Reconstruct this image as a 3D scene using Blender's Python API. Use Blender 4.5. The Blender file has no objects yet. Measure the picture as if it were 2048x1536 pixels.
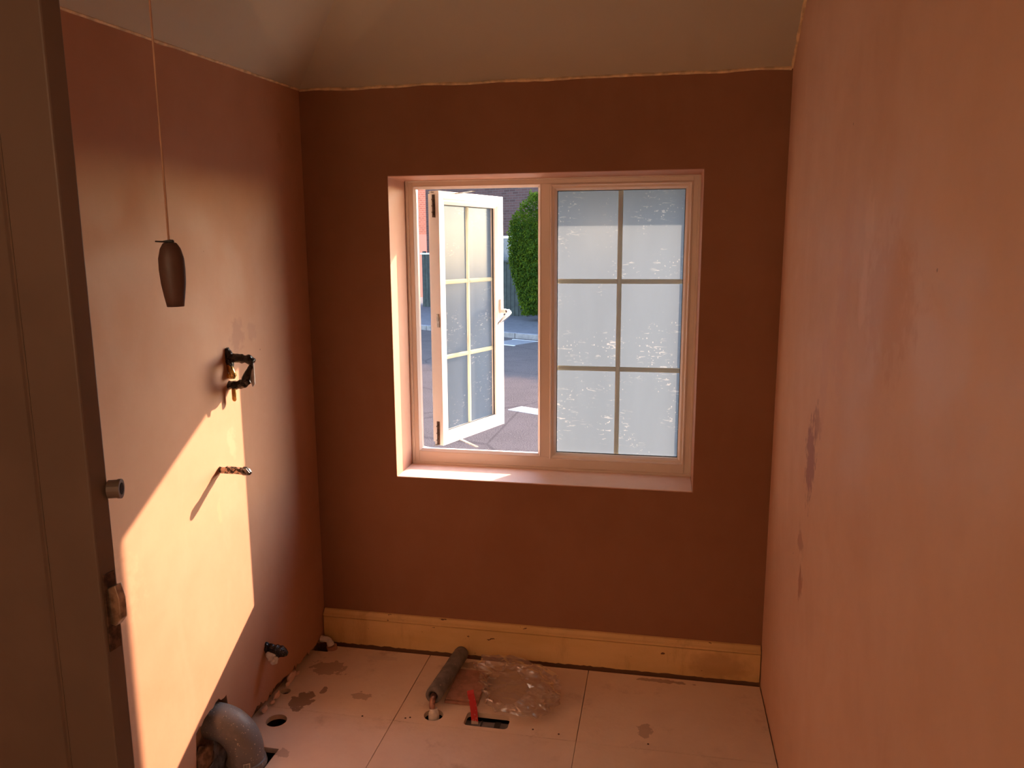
import bpy, bmesh, math, random
from mathutils import Vector, Matrix, noise
C = bpy.context.scene.collection
PI = math.pi
random.seed(7)

# ------------------------------------------------------------------ camera
cam_d = bpy.data.cameras.new('camera'); cam = bpy.data.objects.new('camera', cam_d); C.objects.link(cam)
YAW, PITCH, ROLL, FPX = .191, -.173, -.005, 1549.26
f_ = Vector((-math.sin(YAW)*math.cos(PITCH), math.cos(YAW)*math.cos(PITCH), math.sin(PITCH)))
r_ = f_.cross(Vector((0, 0, 1))).normalized(); u_ = r_.cross(f_)
r2 = math.cos(ROLL)*r_ + math.sin(ROLL)*u_; u2 = -math.sin(ROLL)*r_ + math.cos(ROLL)*u_
m = Matrix((r2, u2, -f_)).transposed().to_4x4(); m.translation = Vector((1.347, -2.818, 1.619))
cam.matrix_world = m
cam_d.sensor_width = 36; cam_d.lens = FPX/2048*36; cam_d.clip_start = .02; cam_d.clip_end = 500
S = bpy.context.scene
S.camera = cam

# ------------------------------------------------------------------ light
SUN_DIR = Vector((-1, -1.61, -.95)).normalized()
w = bpy.data.worlds.new('world'); S.world = w; w.use_nodes = True
nt = w.node_tree; nt.nodes.clear()
sky = nt.nodes.new('ShaderNodeTexSky'); sky.sky_type = 'NISHITA'; sky.sun_disc = False
sky.sun_elevation = math.radians(27); sky.sun_rotation = math.atan2(1, 1.61)
sky.air_density = 1.0; sky.dust_density = .8; sky.ozone_density = 1.5
bg = nt.nodes.new('ShaderNodeBackground'); bg.inputs['Strength'].default_value = .92
wo = nt.nodes.new('ShaderNodeOutputWorld')
nt.links.new(sky.outputs[0], bg.inputs[0]); nt.links.new(bg.outputs[0], wo.inputs[0])
sd = bpy.data.lights.new('sun', 'SUN'); sd.energy = 9.3; sd.color = (1, .69, .48); sd.angle = math.radians(.55)
so = bpy.data.objects.new('sun', sd); C.objects.link(so)
so.rotation_euler = SUN_DIR.to_track_quat('-Z', 'Y').to_euler(); so.location = (6, 10, 8)
S.view_settings.view_transform = 'Standard'; S.view_settings.look = 'None'
S.view_settings.gamma = 1; S.view_settings.use_curve_mapping = False
S.view_settings.exposure = 1.0

# ------------------------------------------------------------------ helpers
def link(o, parent=None):
    C.objects.link(o)
    if parent is not None: o.parent = parent
    return o
def tag(o, label=None, cat=None, group=None, kind=None):
    for k, v in (('label', label), ('category', cat), ('group', group), ('kind', kind)):
        if v: o[k] = v
    return o
def empty(name, loc=(0, 0, 0)):
    o = bpy.data.objects.new(name, None); o.location = loc; o.empty_display_size = .05
    return link(o)
def obj(name, bm, mat, parent=None, smooth=False, bevel=0, keep=False):
    """all meshes are written in world coordinates; a parent's offset is taken off again"""
    me = bpy.data.meshes.new(name)
    bmesh.ops.recalc_face_normals(bm, faces=bm.faces)
    bm.to_mesh(me); bm.free()
    me.materials.append(mat)
    o = bpy.data.objects.new(name, me); link(o, parent)
    p = parent
    off = Vector((0, 0, 0))
    while p is not None:
        off += p.location; p = p.parent
    if off.length > 0: me.transform(Matrix.Translation(-off))
    if smooth:
        for q in me.polygons: q.use_smooth = True
    if bevel:
        b = o.modifiers.new('bevel', 'BEVEL'); b.width = bevel; b.segments = 2; b.limit_method = 'ANGLE'
        b.angle_limit = math.radians(40)
    return o
def box(bm, x0, x1, y0, y1, z0, z1, M=None):
    v = [bm.verts.new((x, y, z)) for x in (x0, x1) for y in (y0, y1) for z in (z0, z1)]
    for q in ((0, 1, 3, 2), (4, 6, 7, 5), (0, 4, 5, 1), (2, 3, 7, 6), (0, 2, 6, 4), (1, 5, 7, 3)):
        bm.faces.new([v[i] for i in q])
    if M is not None:
        for a in v: a.co = M @ a.co
    return v
def tube(bm, pts, rad, seg=16, caps=True, hollow=None, flat=None):
    """swept tube along pts; rad a number or one per point"""
    pts = [Vector(p) for p in pts]
    n = len(pts); rad = [rad]*n if not hasattr(rad, '__len__') else rad
    rings = []; up = None
    for i, p in enumerate(pts):
        t = (pts[min(i+1, n-1)] - pts[max(i-1, 0)]).normalized()
        if up is None:
            up = Vector((0, 0, 1)) if abs(t.z) < .9 else Vector((0, 1, 0))
        a = t.cross(up).normalized(); b = a.cross(t).normalized(); up = b
        ring = []
        for k in range(seg):
            th = 2*PI*k/seg
            jit = 1 if flat is None else 1 + flat*(noise.noise(p*60 + Vector((k*1.7, 0, 0))))
            ring.append(bm.verts.new(p + (a*math.cos(th) + b*math.sin(th))*rad[i]*jit))
        rings.append(ring)
    for i in range(n-1):
        for k in range(seg):
            k2 = (k+1) % seg
            bm.faces.new((rings[i][k], rings[i][k2], rings[i+1][k2], rings[i+1][k]))
    if caps:
        bm.faces.new(rings[0]); bm.faces.new(rings[-1])
    return rings
def arc(c, r, a0, a1, n, ax1, ax2):
    c = Vector(c); ax1 = Vector(ax1); ax2 = Vector(ax2)
    return [c + r*(math.cos(a0+(a1-a0)*i/n)*ax1 + math.sin(a0+(a1-a0)*i/n)*ax2) for i in range(n+1)]
def ring(bm, x0, x1, z0, z1, prof, M=None):
    """mitred rectangular frame, prof = closed list of (inset, depth)"""
    cs = []
    for (ins, y) in prof:
        cs.append([bm.verts.new((x0+ins, y, z0+ins)), bm.verts.new((x1-ins, y, z0+ins)),
                   bm.verts.new((x1-ins, y, z1-ins)), bm.verts.new((x0+ins, y, z1-ins))])
    n = len(prof)
    for i in range(n):
        a, b = cs[i], cs[(i+1) % n]
        for k in range(4):
            k2 = (k+1) % 4
            bm.faces.new((a[k], a[k2], b[k2], b[k]))
    if M is not None:
        for c in cs:
            for v in c: v.co = M @ v.co
def extrude_poly(bm, pts, vec):
    a = [bm.verts.new(p) for p in pts]; b = [bm.verts.new(Vector(p)+Vector(vec)) for p in pts]
    bm.faces.new(a); bm.faces.new(list(reversed(b)))
    for i in range(len(a)):
        j = (i+1) % len(a); bm.faces.new((a[i], a[j], b[j], b[i]))
def boolean_cut(o, cutters):
    for c in cutters:
        md = o.modifiers.new('cut', 'BOOLEAN'); md.object = c; md.operation = 'DIFFERENCE'; md.solver = 'EXACT'
    dg = bpy.context.evaluated_depsgraph_get(); dg.update()
    me = bpy.data.meshes.new_from_object(o.evaluated_get(dg))
    old = o.data; o.modifiers.clear(); o.data = me; bpy.data.meshes.remove(old)
    for c in cutters:
        bpy.data.objects.remove(c, do_unlink=True)

# ------------------------------------------------------------------ materials
class N:
    def __init__(s, name):
        s.m = bpy.data.materials.new(name); s.m.use_nodes = True
        s.t = s.m.node_tree; s.b = s.t.nodes['Principled BSDF']; s.out = s.t.nodes['Material Output']
        s.tc = s.t.nodes.new('ShaderNodeTexCoord')
        g = s.t.nodes.new('ShaderNodeNewGeometry'); s.pos = g.outputs['Position']
    def n(s, k): return s.t.nodes.new(k)
    def l(s, a, b): s.t.links.new(a, b)
    def scaled(s, sc):
        mp = s.n('ShaderNodeVectorMath'); mp.operation = 'MULTIPLY'; s.l(s.pos, mp.inputs[0])
        mp.inputs[1].default_value = sc if hasattr(sc, '__len__') else (sc, sc, sc); return mp.outputs[0]
    def noise(s, sc=5, detail=4, rough=.55, lo=.35, hi=.65, stretch=None, dist=0):
        q = s.n('ShaderNodeTexNoise'); q.inputs['Scale'].default_value = 1
        q.inputs['Detail'].default_value = detail; q.inputs['Roughness'].default_value = rough
        q.inputs['Distortion'].default_value = dist
        st = stretch or (1, 1, 1)
        s.l(s.scaled((sc*st[0], sc*st[1], sc*st[2])), q.inputs['Vector'])
        return s.rng(q.outputs['Fac'], lo, hi)
    def rng(s, v, a, b, c=0, d=1, smooth=True):
        q = s.n('ShaderNodeMapRange'); q.interpolation_type = 'SMOOTHSTEP' if smooth else 'LINEAR'
        s.l(v, q.inputs['Value'])
        for k, x in zip(('From Min', 'From Max', 'To Min', 'To Max'), (a, b, c, d)): q.inputs[k].default_value = x
        return q.outputs['Result']
    def math(s, op, a, b=0):
        q = s.n('ShaderNodeMath'); q.operation = op
        for i, x in enumerate((a, b)):
            if hasattr(x, 'is_output'): s.l(x, q.inputs[i])
            else: q.inputs[i].default_value = x
        return q.outputs[0]
    def mix(s, fac, a, b, mode='MIX'):
        q = s.n('ShaderNodeMix'); q.data_type = 'RGBA'; q.blend_type = mode
        for i, x in ((0, fac), (6, a), (7, b)):
            if hasattr(x, 'is_output'): s.l(x, q.inputs[i])
            elif i == 0: q.inputs[0].default_value = x
            else: q.inputs[i].default_value = (*x, 1)
        return q.outputs[2]
    def blob(s, c, r, edge=(.45, 1.05), warp=1.1, wsc=34):
        a = s.n('ShaderNodeVectorMath'); a.operation = 'SUBTRACT'; s.l(s.pos, a.inputs[0]); a.inputs[1].default_value = c
        b = s.n('ShaderNodeVectorMath'); b.operation = 'DIVIDE'; s.l(a.outputs[0], b.inputs[0]); b.inputs[1].default_value = r
        d = s.n('ShaderNodeVectorMath'); d.operation = 'LENGTH'; s.l(b.outputs[0], d.inputs[0])
        q = s.n('ShaderNodeTexNoise'); q.inputs['Scale'].default_value = wsc; q.inputs['Detail'].default_value = 4
        s.l(s.pos, q.inputs['Vector'])
        v = s.math('ADD', d.outputs['Value'], s.math('MULTIPLY', s.math('SUBTRACT', q.outputs['Fac'], .5), warp*2))
        return s.rng(v, edge[0], edge[1], 1, 0)
    def fin(s, col, rough=.6, spec=.5, bump=None, bstr=.2, bdist=.002, metal=0):
        if hasattr(col, 'is_output'): s.l(col, s.b.inputs['Base Color'])
        else: s.b.inputs['Base Color'].default_value = (*col, 1)
        if hasattr(rough, 'is_output'): s.l(rough, s.b.inputs['Roughness'])
        else: s.b.inputs['Roughness'].default_value = rough
        s.b.inputs['Specular IOR Level'].default_value = spec; s.b.inputs['Metallic'].default_value = metal
        if bump is not None:
            q = s.n('ShaderNodeBump'); q.inputs['Strength'].default_value = bstr; q.inputs['Distance'].default_value = bdist
            s.l(bump, q.inputs['Height']); s.l(q.outputs[0], s.b.inputs['Normal'])
        return s.m
def plain(name, col, rough=.5, metal=0, var=.12, sc=20, spec=.5, bstr=.15):
    q = N(name); f = q.noise(sc, 4)
    c = q.mix(f, tuple(max(0, x*(1-var)) for x in col), tuple(min(1, x*(1+var)) for x in col))
    return q.fin(c, rough, spec, q.noise(sc*3, 3), bstr, .001, metal)

PL = (.88, .43, .27)
def plaster(name, base=PL, blobs=(), streaks=None, extra=None, rough=.62):
    q = N(name)
    k = lambda v: tuple(a*b for a, b in zip(base, v))
    c = q.mix(q.noise(1.6, 6, .6, .3, .7), k((.93, .90, .88)), k((1.05, 1.08, 1.12)))
    c = q.mix(q.math('MULTIPLY', q.noise(7, 6, .65, .45, .75, stretch=(1, 1, .35), dist=.6), .35), c, k((1.06, 1.14, 1.22)))
    c = q.mix(q.math('MULTIPLY', q.noise(3.1, 5, .6, .5, .8), .35), c, k((.86, .80, .80)))
    for (ce, r, col, st) in blobs:
        c = q.mix(q.math('MULTIPLY', q.blob(ce, r), st), c, col)
    sp = q.n('ShaderNodeTexVoronoi'); sp.inputs['Scale'].default_value = 5.3; q.l(q.pos, sp.inputs['Vector'])
    c = q.mix(q.rng(sp.outputs['Distance'], .012, .02, .6, 0), c, k((.3, .25, .25)))
    rg = q.rng(q.noise(4, 5, .6, .3, .7, dist=.5), 0, 1, rough-.08, rough+.12)
    return q.fin(c, rg, .18, q.noise(9, 5, .55, .2, .8, stretch=(1, 1, .6), dist=.4), .12, .004)
PURP = (.40, .22, .20)
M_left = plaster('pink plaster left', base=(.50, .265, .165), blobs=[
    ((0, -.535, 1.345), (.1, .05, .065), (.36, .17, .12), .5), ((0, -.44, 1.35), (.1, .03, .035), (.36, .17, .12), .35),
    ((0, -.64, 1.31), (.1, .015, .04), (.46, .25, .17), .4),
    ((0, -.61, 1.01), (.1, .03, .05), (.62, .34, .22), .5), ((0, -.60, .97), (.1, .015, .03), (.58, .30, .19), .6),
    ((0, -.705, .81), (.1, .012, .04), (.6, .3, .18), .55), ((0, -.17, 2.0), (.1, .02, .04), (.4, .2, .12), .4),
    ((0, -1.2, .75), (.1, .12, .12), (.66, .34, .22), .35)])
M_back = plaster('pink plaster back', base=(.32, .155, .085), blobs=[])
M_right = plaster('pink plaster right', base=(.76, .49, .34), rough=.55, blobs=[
    ((1.75, -.69, 1.06), (.1, .085, .13), (.38, .19, .18), .8), ((1.75, -.745, 1.16), (.1, .05, .07), (.42, .23, .2), .6),
    ((1.75, -.625, .80), (.1, .045, .055), (.42, .20, .14), .6), ((1.75, -.655, .69), (.1, .035, .055), (.42, .18, .11), .7),
    ((1.75, -.95, 1.5), (.1, .08, .28), (.70, .43, .34), .45), ((1.75, -.8, 1.3), (.1, .05, .2), (.70, .43, .34), .4),
    ((1.75, -1.3, 1.52), (.1, .2, .14), (.68, .38, .25), .5), ((1.75, -1.13, 1.68), (.1, .05, .06), (.86, .58, .42), .5),
    ((1.75, -1.12, 1.53), (.1, .03, .1), (.86, .58, .44), .45)])
M_reveal = plaster('pink plaster reveal', base=(.50, .26, .165))
q = N('white ceiling paint')
c = q.mix(q.noise(2, 5, .6, .3, .7), (.96, .86, .68), (.98, .89, .72))
M_ceil = q.fin(c, .7, .3, q.noise(14, 4), .1, .003)
M_caulk = plain('cream filler', (.80, .60, .36), .7, var=.2, sc=30)
M_upvc = plain('white window plastic', (.86, .76, .67), .28, var=.02, sc=6, bstr=.02)
M_sill = plaster('pink plaster sill', base=(.84, .58, .45))
M_gasket = plain('black rubber gasket', (.03, .03, .03), .6)
q = N('cream glazing bar')
dq = q.n('ShaderNodeBsdfDiffuse'); dq.inputs[0].default_value = (.52, .48, .33, 1)
tq = q.n('ShaderNodeBsdfTranslucent'); tq.inputs[0].default_value = (.92, .93, .86, 1)
mq = q.n('ShaderNodeMixShader'); mq.inputs[0].default_value = .5; q.l(dq.outputs[0], mq.inputs[1]); q.l(tq.outputs[0], mq.inputs[2])
q.l(mq.outputs[0], q.out.inputs[0]); q.t.nodes.remove(q.b); M_bar = q.m
M_chrome = plain('chrome', (.58, .59, .62), .14, 1, .02)
M_steel = plain('dull steel', (.42, .38, .33), .4, 1, .3, 60)
M_rust = plain('rusty iron', (.10, .055, .035), .6, .4, .5, 90)
M_grey = plain('grey soil pipe plastic', (.17, .165, .17), .33, var=.1, sc=25)
q = N('dusty grey soil pipe')
c = q.mix(q.noise(18, 6, .7, .5, .75), (.20, .195, .20), (.30, .27, .25))
c = q.mix(q.noise(160, 2, .5, .66, .70), c, (.62, .55, .48))
M_soil = q.fin(c, q.noise(12, 4, .6, .2, .8), .5, q.noise(60, 3), .1, .001)
q.l(q.rng(q.noise(12, 4), 0, 1, .22, .5), q.b.inputs['Roughness'])
q = N('grey foam lagging')
c = q.mix(q.noise(30, 5), (.17, .16, .155), (.24, .225, .21))
c = q.mix(q.noise(45, 4, .6, .63, .7, dist=1), c, (.45, .36, .28))
M_foam = q.fin(c, .8, .3, q.noise(150, 2), .3, .001)
M_tape = plain('black shiny tape', (.012, .011, .012), .22, var=.4, sc=60, bstr=.6)
q = N('foil tape')
c = q.mix(q.noise(70, 3, .5, .48, .54, dist=1.5), (.03, .022, .02), (.62, .47, .38))
M_foil = q.fin(c, .3, .6, q.noise(120, 3), .6, .002, .35)
M_silver = plain('grey duct tape', (.42, .42, .42), .3, .2, .2, 60)
M_brass = plain('brass', (.85, .58, .2), .25, 1, .15, 50)
M_copper = plain('weathered copper', (.36, .20, .15), .4, .7, .4, 70)
M_white = plain('white plastic fitting', (.80, .76, .70), .35, var=.08, sc=40)
M_cloth = plain('white tissue', (.82, .77, .72), .8, var=.08, sc=60, bstr=.6)
M_pull = plain('brown pull handle', (.08, .04, .032), .5, var=.08, sc=30)
M_cord = plain('cotton cord', (.42, .24, .16), .8)
q = N('bare cement board')
c = q.mix(q.noise(2.2, 6, .65, .3, .7), (.80, .62, .48), (.90, .73, .58))
c = q.mix(q.math('MULTIPLY', q.noise(5, 6, .7, .55, .75), .5), c, (.44, .29, .20))
for ce, r, col, st in [((.10, -.43, 0), (.05, .07, .1), (.28, .17, .11), .85), ((.15, -.35, 0), (.015, .03, .1), (.30, .18, .12), .8),
                       ((.10, -.20, 0), (.09, .06, .1), (.40, .25, .17), .6), ((.30, -.36, 0), (.05, .03, .1), (.40, .25, .17), .6),
                       ((.28, -.09, 0), (.10, .02, .1), (.76, .60, .48), .7), ((.72, -.08, 0), (.16, .035, .1), (.42, .27, .19), .6),
                       ((1.32, -.47, 0), (.06, .035, .1), (.78, .62, .5), .6), ((1.33, -.38, 0), (.03, .05, .1), (.42, .28, .2), .6),
                       ((1.38, -.06, 0), (.12, .015, .1), (.36, .22, .15), .7), ((.17, -.72, 0), (.03, .03, .1), (.36, .22, .15), .5)]:
    c = q.mix(q.math('MULTIPLY', q.blob(ce, r, (.7, .85), .9, 40), st), c, col)
M_floor = q.fin(c, .75, .3, q.noise(40, 4), .15, .002)
q = N('old cream gloss skirting')
c = q.mix(q.noise(3, 6, .6, .3, .7, stretch=(.5, 1, 2)), (.74, .49, .19), (.86, .60, .28))
c = q.mix(q.math('MULTIPLY', q.noise(9, 6, .7, .52, .72, stretch=(1, 1, .25)), .45), c, (.50, .28, .11))
c = q.mix(q.noise(38, 3, .6, .70, .72, stretch=(.5, 1, 1)), c, (.18, .08, .04))
c = q.mix(q.math('MULTIPLY', q.blob((1.6, -.03, .06), (.12, .1, .06), (.5, 1.2), .5, 30), .5), c, (.42, .22, .09))
M_skirt = q.fin(c, .45, .4, q.noise(30, 5), .2, .002)
M_dark = plain('dark dirt and hole shade', (.035, .026, .02), .95, var=.4)
M_brickin = plain('rough render', (.30, .19, .13), .9, var=.4, sc=30, bstr=.8)
M_door = plain('old painted door', (.155, .112, .088), .45, var=.08, sc=4)
M_offcut = plain('red brown board offcut', (.46, .24, .17), .7, var=.15, sc=30)
q = N('red and white tape')
sx = q.n('ShaderNodeSeparateXYZ'); q.l(q.pos, sx.inputs[0])
c = q.mix(q.rng(sx.outputs[1], -.418, -.416, 0, 1), (.55, .45, .38), (.55, .03, .03))
c = q.mix(q.math('MULTIPLY', q.noise(90, 3, .5, .6, .66), .5), c, (.6, .45, .4))
M_red = q.fin(c, .35)

def frosted(name, tint=(.70, .84, 1.0), tr=.086, dirt=True):
    q = N(name)
    T = q.n('ShaderNodeBsdfTranslucent'); D = q.n('ShaderNodeBsdfDiffuse'); G = q.n('ShaderNodeBsdfGlossy')
    base = tuple(x*tr for x in tint)
    c = base
    if dirt:
        st = q.noise(26, 3, .5, .61, .66, stretch=(1, 1, 4), dist=1.2)
        sp = q.n('ShaderNodeTexVoronoi'); sp.inputs['Scale'].default_value = 70
        q.l(q.scaled((1, .01, .7)), sp.inputs['Vector'])
        dots = q.rng(sp.outputs['Distance'], .10, .2, 1, 0)
        area = q.noise(5, 3, .6, .48, .62)
        mk = q.math('MULTIPLY', q.math('MAXIMUM', q.math('MULTIPLY', st, .8), q.math('MULTIPLY', dots, .9)), area)
        c = q.mix(q.noise(6, 5, .6, .3, .7, stretch=(1, 1, .3)), base, tuple(x*.93 for x in base))
        c = q.mix(mk, c, (min(1, tr*1.6),)*3)
    for s_ in (T, D):
        if hasattr(c, 'is_output'): q.l(c, s_.inputs[0])
        else: s_.inputs[0].default_value = (*c, 1)
    if hasattr(c, 'is_output'):
        dm = q.mix(1.0, c, (1, 1, 1), 'MULTIPLY'); q.l(dm, D.inputs[0])
    G.inputs['Roughness'].default_value = .18
    A = q.n('ShaderNodeAddShader'); q.l(T.outputs[0], A.inputs[0]); q.l(D.outputs[0], A.inputs[1])
    Mx = q.n('ShaderNodeMixShader'); fr = q.n('ShaderNodeFresnel'); fr.inputs[0].default_value = 1.35
    q.l(fr.outputs[0], Mx.inputs[0]); q.l(A.outputs[0], Mx.inputs[1]); q.l(G.outputs[0], Mx.inputs[2])
    q.l(Mx.outputs[0], q.out.inputs[0]); q.t.nodes.remove(q.b)
    return q.m
M_frost = frosted('frosted glass')
q = N('clear glass edge')
tq = q.n('ShaderNodeBsdfTransparent'); gq = q.n('ShaderNodeBsdfGlossy'); gq.inputs['Roughness'].default_value = .03
mq = q.n('ShaderNodeMixShader'); fq = q.n('ShaderNodeFresnel'); fq.inputs[0].default_value = 1.3; tq.inputs[0].default_value = (.97, .985, .98, 1)
q.l(fq.outputs[0], mq.inputs[0]); q.l(tq.outputs[0], mq.inputs[1]); q.l(gq.outputs[0], mq.inputs[2]); q.l(mq.outputs[0], q.out.inputs[0]); q.t.nodes.remove(q.b)
M_clear = q.m
def pane(bm, parent, nrm):
    o = obj('pane', bm, M_clear, parent); o.data.materials.append(M_frost)
    for p in o.data.polygons:
        if p.normal.dot(Vector(nrm)) > .95: p.material_index = 1      # the etched face, towards the room
    return o
q = N('clear polythene')
tr = q.n('ShaderNodeBsdfTransparent'); gl = q.n('ShaderNodeBsdfGlossy'); df = q.n('ShaderNodeBsdfDiffuse')
tr.inputs[0].default_value = (.93, .92, .91, 1); gl.inputs['Roughness'].default_value = .09; gl.inputs[0].default_value = (1, 1, 1, 1); df.inputs[0].default_value = (.8, .72, .66, 1)
fr = q.n('ShaderNodeLayerWeight'); fr.inputs[0].default_value = .35
m1 = q.n('ShaderNodeMixShader'); m1.inputs[0].default_value = .16; q.l(tr.outputs[0], m1.inputs[1]); q.l(df.outputs[0], m1.inputs[2])
m2 = q.n('ShaderNodeMixShader'); q.l(q.rng(fr.outputs['Facing'], .05, .9, .09, .85), m2.inputs[0]); q.l(m1.outputs[0], m2.inputs[1]); q.l(gl.outputs[0], m2.inputs[2])
q.l(m2.outputs[0], q.out.inputs[0]); q.t.nodes.remove(q.b); M_bag = q.m
# outdoors
q = N('asphalt')
c = q.mix(q.noise(3, 5), (.060, .047, .042), (.075, .058, .053))
c = q.mix(q.noise(60, 3, .6, .35, .65), c, (.10, .08, .072))
c = q.mix(q.rng(q.noise(.7, 6, .7, .3, .7), .49, .5, 0, 0), c, (.1, .09, .09))
vz = q.n('ShaderNodeTexVoronoi'); vz.feature = 'DISTANCE_TO_EDGE'; vz.inputs['Scale'].default_value = .45
q.l(q.pos, vz.inputs['Vector']); c = q.mix(q.rng(vz.outputs['Distance'], .003, .007, .3, 0), c, (.022, .018, .017))
M_road = q.fin(c, .95, 0, q.noise(80, 3), .4, .01)
M_pave = plain('paving tarmac', (.065, .055, .058), .85, var=.15, sc=8)
M_kerb = plain('concrete kerb', (.14, .12, .115), .85, var=.15, sc=8)
M_fore = plain('pale bounce paving', (.62, .48, .33), .85, var=.08, sc=5)  # made pale and warm to reflect sunlight into the room
M_mark = plain('road paint', (.42, .37, .34), .7, var=.1, sc=20)
M_iron = plain('drain iron', (.12, .11, .11), .6, .3)
M_fence = plain('dark timber fence', (.016, .019, .016), .85, var=.3, sc=9)
M_stem = plain('hedge stems', (.10, .07, .04), .9)
def bricks(name, a, b, mort, rend=None):
    q = N(name); t = q.n('ShaderNodeTexBrick'); t.inputs['Scale'].default_value = 1
    t.inputs['Brick Width'].default_value = .225; t.inputs['Row Height'].default_value = .075; t.inputs['Mortar Size'].default_value = .008
    t.inputs['Color1'].default_value = (*a, 1); t.inputs['Color2'].default_value = (*b, 1); t.inputs['Mortar'].default_value = (*mort, 1)
    mp = q.n('ShaderNodeMapping'); mp.inputs['Rotation'].default_value = (PI/2, 0, 0)
    q.l(q.tc.outputs['Object'], mp.inputs[0]); q.l(mp.outputs[0], t.inputs[0])
    c = t.outputs[0]
    if rend:
        sx = q.n('ShaderNodeSeparateXYZ'); q.l(q.tc.outputs['Object'], sx.inputs[0])
        c = q.mix(q.rng(sx.outputs[2], 2.49, 2.50, 1, 0), c, rend)
    return q.fin(c, .9, .2)
M_brickr = bricks('red brick', (.20, .05, .035), (.25, .065, .045), (.22, .13, .10), (.32, .12, .10))
M_brickp = bricks('purple brown brick', (.045, .022, .02), (.07, .033, .03), (.07, .05, .045))
q = N('privet leaf')
oi = q.noise(6, 4, .6, .3, .7)
c = q.mix(oi, (.012, .028, .006), (.035, .062, .010))
dfb = q.n('ShaderNodeBsdfDiffuse'); tb = q.n('ShaderNodeBsdfTranslucent'); q.l(c, dfb.inputs[0]); q.l(q.mix(.5, c, (.42, .52, .03)), tb.inputs[0])
mx = q.n('ShaderNodeMixShader'); mx.inputs[0].default_value = .42; q.l(dfb.outputs[0], mx.inputs[1]); q.l(tb.outputs[0], mx.inputs[2])
q.l(mx.outputs[0], q.out.inputs[0]); q.t.nodes.remove(q.b); M_leaf = q.m

# ------------------------------------------------------------------ room shell
W = 1.75
ZT = 2.95
# left wall: skim plaster slab with a broken bottom edge and a notch for the soil pipe
rnd = random.Random(3)
pts = [(0, 2.198)]
y = 0.0; low = []
while y > -1.3:
    base = .022 + .018*min(1, -y/.5)
    if -.915 < y < -.725: z = .215 - .03*abs(y+.8)/.1 + rnd.uniform(-.006, .006)
    else: z = base + rnd.uniform(-.014, .016)
    low.append((y, max(.003, z))); y -= rnd.uniform(.006, .022)
low.append((-1.3, .02)); low.append((-1.6, .02))
bm = bmesh.new()
poly = [(0, y, z) for y, z in low] + [(0, -1.6, 2.30), (0, 0, 2.30)]
extrude_poly(bm, poly, (-.03, 0, 0))
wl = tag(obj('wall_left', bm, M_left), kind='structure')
bm = bmesh.new(); box(bm, -.16, -.03, -1.6, .35, -.3, 3.1)
box(bm, -.5, -.16, -1.6, -1.5, -.3, 3.1)
tag(obj('wall_left_core', bm, M_brickin), kind='structure')
bm = bmesh.new()
X0, X1, Z0, Z1 = .337, 1.477, .731, 1.884
o4 = [(-.03, -.3), (W+.1, -.3), (W+.1, 3.1), (-.03, 3.1)]; i4 = [(X0, Z0), (X1, Z0), (X1, Z1), (X0, Z1)]
for yy, flip in ((0, 0), (.35, 1)):
    pass
vo = {}; 
for yy in (0, .35):
    vo[yy] = ([bm.verts.new((a, yy, b)) for a, b in o4], [bm.verts.new((a, yy, b)) for a, b in i4])
for yy in (0, .35):
    for k in range(4):
        k2 = (k+1) % 4; bm.faces.new((vo[yy][0][k], vo[yy][0][k2], vo[yy][1][k2], vo[yy][1][k]))
for s_ in (0, 1):
    for k in range(4):
        k2 = (k+1) % 4; bm.faces.new((vo[0][s_][k], vo[0][s_][k2], vo[.35][s_][k2], vo[.35][s_][k]))
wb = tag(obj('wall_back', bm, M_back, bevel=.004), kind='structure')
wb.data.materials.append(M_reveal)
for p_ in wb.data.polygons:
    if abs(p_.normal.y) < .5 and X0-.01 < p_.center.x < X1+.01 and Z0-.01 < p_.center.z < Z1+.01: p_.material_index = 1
bm = bmesh.new(); box(bm, W, W+.12, -4.1, -.0005, -.3, 3.1)
tag(obj('wall_right', bm, M_right), kind='structure')
bm = bmesh.new(); box(bm, -.62, W+.12, -4.25, -4.1, -.3, 3.1)
tag(obj('wall_rear', bm, M_right), kind='structure')
bm = bmesh.new(); box(bm, -.62, -.5, -4.1, -1.5, -.3, 3.1)
tag(obj('wall_hall', bm, M_right), kind='structure')
# sloping ceiling with a hip
tt = (ZT-2.2)/.218
hx, hy = .273*tt, -.278*tt
yb = -(ZT-2.2)/.785
def zA(x, y):   # left slope through (0,0,2.2), (0,-1.2,2.153), hip
    a = (.218 - (-.278)*.0392)/.273
    return 2.2 + .0392*y + a*x
bm = bmesh.new()
a_ = (.218 + .278*.0392)/.273
xa4 = (ZT - 2.2 + .0392*4.1)/a_
vs = {}
def V(k, p):
    if k not in vs: vs[k] = bm.verts.new(p)
    return vs[k]
c0 = V('c0', (0, 0, 2.2)); c1 = V('c1', (W, 0, 2.2)); T = V('T', (hx, hy, ZT)); B = V('B', (W, yb, ZT))
L = V('L', (0, -4.1, 2.2-.0392*4.1)); LT = V('LT', (xa4, -4.1, ZT)); RT = V('RT', (W, -4.1, ZT))
bm.faces.new((c0, c1, B, T)); bm.faces.new((c0, T, LT, L)); bm.faces.new((T, B, RT, LT))
H0 = V('H0', (-.5, -4.1, 2.2-.0392*4.1)); H1 = V('H1', (-.5, -1.6, 2.2-.0392*1.6)); H2 = V('H2', (0, -1.6, 2.2-.0392*1.6))
bm.faces.new((L, H0, H1, H2))
bmesh.ops.solidify(bm, geom=bm.faces[:], thickness=-.03)
cl = tag(obj('ceiling', bm, M_ceil), kind='structure')
bm = bmesh.new(); box(bm, -.7, W+.3, -4.3, .75, 3.1, 3.25)
tag(obj('roof_slab', bm, M_brickin), kind='structure')
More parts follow.
